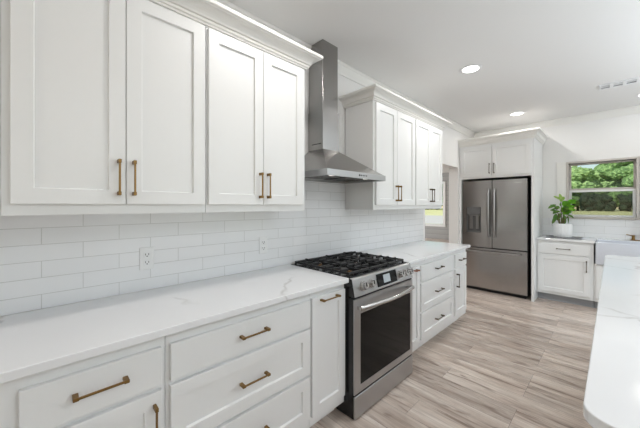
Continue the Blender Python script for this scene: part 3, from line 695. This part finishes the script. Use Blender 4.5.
obj('top_leaves', thick(lf1), 'leafpale', t, smooth=True, label='pale yellow-green top leaves'); obj('leaves', thick(lf2), 'leaf', t, smooth=True, label='bright green leaves'); obj('lower_leaves', thick(lf3), 'leafdark', t, smooth=True, label='darker green leaves')
b = B(); box(b, 1.115, 1.500, 5.27, 5.58, 0.9025, 0.915, 0.003); tag(obj('slate_board', b, 'slate'), 'thin grey slate board under the plant pot', 'board')

# ------------------------------------------------------------------ ceiling fittings
def downlight(label, x, y, power, lamp_=True):
    t = thing('recessed_light', label, 'ceiling light', (x,y,H), 0, 'recessed ceiling lights')
    b = B(); n = 32; prof = [(0.073,-0.0005),(0.096,-0.0005),(0.096,-0.004),(0.078,-0.008),(0.073,-0.006)]
    rings = [[b.verts.new((r*math.cos(2*PI*k/n), r*math.sin(2*PI*k/n), z)) for k in range(n)] for r, z in prof]
    for i in range(len(prof)):
        A, Bq = rings[i], rings[(i+1)%len(prof)]
        for k in range(n): b.faces.new((A[k], A[(k+1)%n], Bq[(k+1)%n], Bq[k]))
    obj('trim_ring', b, 'plate', t, smooth='auto')
    b = B(); cyl(b, (0,0,-0.001), (0,0,-0.0045), 0.0725, n=32); obj('light_lens', b, 'lens', t)
    if power: lamp('downlight_lamp', 'AREA', (x,y,H-0.012), (0,0,0), power, (1,0.97,0.94), 0.13, shape='DISK')
DP = 7.5
downlight('recessed ceiling light nearest the camera, in front of the upper cabinets', 0.83, 3.00, DP)
downlight('recessed ceiling light in front of the cabinet above the refrigerator', 0.83, 4.93, DP)
downlight('recessed ceiling light at the right edge of the photo, above the sink', 2.09, 5.17, 1.5)
downlight('recessed ceiling light over the aisle beside the camera', 0.83, 1.0, DP)
downlight('recessed ceiling light over the aisle behind the camera', 0.83, -1.2, DP)
downlight('recessed ceiling light on the far side of the island', 3.9, 0.6, DP)
downlight('recessed ceiling light of the next room, seen through the opening', -1.87, 9.3, 18)
downlight('added unseen recessed light in the next room, brightening the jamb of the opening', -1.3, 3.0, 32)  # added out of view to brighten the jamb of the opening
t = thing('ceiling_vent', 'white slotted air vent in the ceiling at the right', 'vent', (2.09,4.52,H))
b = B()
VW, VD = 0.40, 0.095
box(b, -VW, VW, -VD, -VD+0.028, -0.010, -0.0005, 0.002); box(b, -VW, VW, VD-0.028, VD, -0.010, -0.0005, 0.002)
nx = 8; cwid = 2*VW/nx
for i in range(nx+1): xx = -VW+i*cwid; box(b, max(-VW,xx-0.014), min(VW,xx+0.014), -VD+0.028, VD-0.028, -0.010, -0.0005)
obj('vent_frame', b, 'plate', t)
b = B(); box(b, -VW+0.002, VW-0.002, -VD+0.02, VD-0.02, -0.003, -0.0006); obj('vent_opening', b, 'soffit', t)
for i in range(nx):
    x0 = -VW+i*cwid+0.014
    b = B()
    for j in range(3):
        y = -VD+0.045+j*0.028; box(b, x0, x0+cwid-0.028, y-0.002, y+0.002, -0.009, -0.0031)
    obj('louver', b, 'plate', t)

# ------------------------------------------------------------------ outdoors
GZ = -0.30
b = B(); n = 24
box(b, -160, 120, 11.9, 230, GZ-0.3, GZ); o = obj('lawn', b, 'lawn'); tag(o, 'sunlit yellow-green lawn outside the windows', 'lawn', kind='stuff')
b = B(); box(b, -160, -6, 26.0, 48.0, GZ, GZ+0.02); tag(obj('driveway', b, 'concrete'), 'pale concrete driveway crossing the lawn', 'driveway')
b = B(); box(b, -9, 7, 11.9, 12.3, GZ-0.3, -0.06); box(b, 0.05, 7, YW+0.2, 11.9, GZ-0.3, -0.08); tag(obj('foundation', b, 'concrete'), 'concrete foundation slab outside the window', 'foundation', kind='structure')
def tree_proto(name, label, mat, seed, hgt, wid):
    r = random.Random(seed); t = thing(name, label, 'tree', (0,0,-50), 0, 'trees beyond the lawn')
    b = B(); tube(b, [(0,0,0.0),(0.1,0,hgt*0.2),(0,0.1,hgt*0.45),(0.1,0,hgt*0.7)], [0.35,0.28,0.2,0.1], 10); obj('trunk', b, 'bark', t, smooth=True)
    b = B()
    for i in range(34):
        a = r.uniform(0, 2*PI); u = r.random(); z = hgt*(0.20+0.76*u); rad = wid*(0.25+0.75*math.sin(PI*min(1,(u*0.85+0.12))))*0.62*math.sqrt(r.uniform(0.2,1))
        s = r.uniform(0.9,1.7)*wid/4.2
        tb = bmesh.new(); bmesh.ops.create_icosphere(tb, subdivisions=3, radius=1)
        ph = [r.uniform(0,6) for _ in range(6)]
        for v in tb.verts:
            c = v.co.normalized()
            k = 1+0.16*math.sin(5*c.x+ph[0])*math.sin(6*c.y+ph[1])+0.13*math.sin(11*c.z+ph[2])*math.sin(10*c.x+ph[3])+r.uniform(-0.09,0.09)
            v.co = Vector((rad*math.cos(a), rad*math.sin(a), z))+Vector((c.x*s*k*1.1, c.y*s*k*1.1, c.z*s*k*0.9))
        merge(b, tb)
    obj('crown', b, mat, t, smooth=False); return t
TL = 'leafy green tree in the tree line beyond the lawn'
protos = [tree_proto('broadleaf_tree', TL, 'tree1', 1, 15.0, 6.4), tree_proto('broadleaf_tree', TL, 'tree2', 2, 15.6, 6.4), tree_proto('broadleaf_tree', TL, 'tree3', 3, 14.6, 6.2)]
rt = random.Random(11); k = 0
for row, (yy, step) in enumerate(((131,10.0), (144,10.0))):
    x = -96+row*5.0
    while x < 50:
        p = protos[k % 3]; s = rt.uniform(0.88,1.12)
        loc = (x+rt.uniform(-1.2,1.2), yy+rt.uniform(-2,2), GZ)
        if k < 3: p.location = loc; p.scale = (s,s,s)
        else: dup(p, loc, rt.uniform(0,6.28), scale=(s,s,s*rt.uniform(0.9,1.08)))
        k += 1; x += step

# understory shrubs along the tree line, the shade there put into their dark leaves
def shrub_proto(seed):
    r = random.Random(seed); t = thing('understory_shrub', 'green shrub at the foot of the tree line, shade painted into its dark leaves', 'shrub', (0,0,GZ), 0, 'shrubs at the foot of the tree line')
    b = B(); tube(b, [(0,0,0.0),(0.1,0,0.9),(0,0.1,2.2)], [0.14,0.10,0.06], 8); obj('stem', b, 'bark', t, smooth=True)
    b = B()
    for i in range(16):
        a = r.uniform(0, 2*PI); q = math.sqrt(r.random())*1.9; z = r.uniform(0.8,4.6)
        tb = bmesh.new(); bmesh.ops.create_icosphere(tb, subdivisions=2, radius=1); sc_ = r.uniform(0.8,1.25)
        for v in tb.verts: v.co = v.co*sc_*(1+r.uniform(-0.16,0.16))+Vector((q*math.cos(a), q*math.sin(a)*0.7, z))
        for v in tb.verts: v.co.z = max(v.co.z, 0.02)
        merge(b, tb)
    obj('leaves', b, 'shrub', t); return t
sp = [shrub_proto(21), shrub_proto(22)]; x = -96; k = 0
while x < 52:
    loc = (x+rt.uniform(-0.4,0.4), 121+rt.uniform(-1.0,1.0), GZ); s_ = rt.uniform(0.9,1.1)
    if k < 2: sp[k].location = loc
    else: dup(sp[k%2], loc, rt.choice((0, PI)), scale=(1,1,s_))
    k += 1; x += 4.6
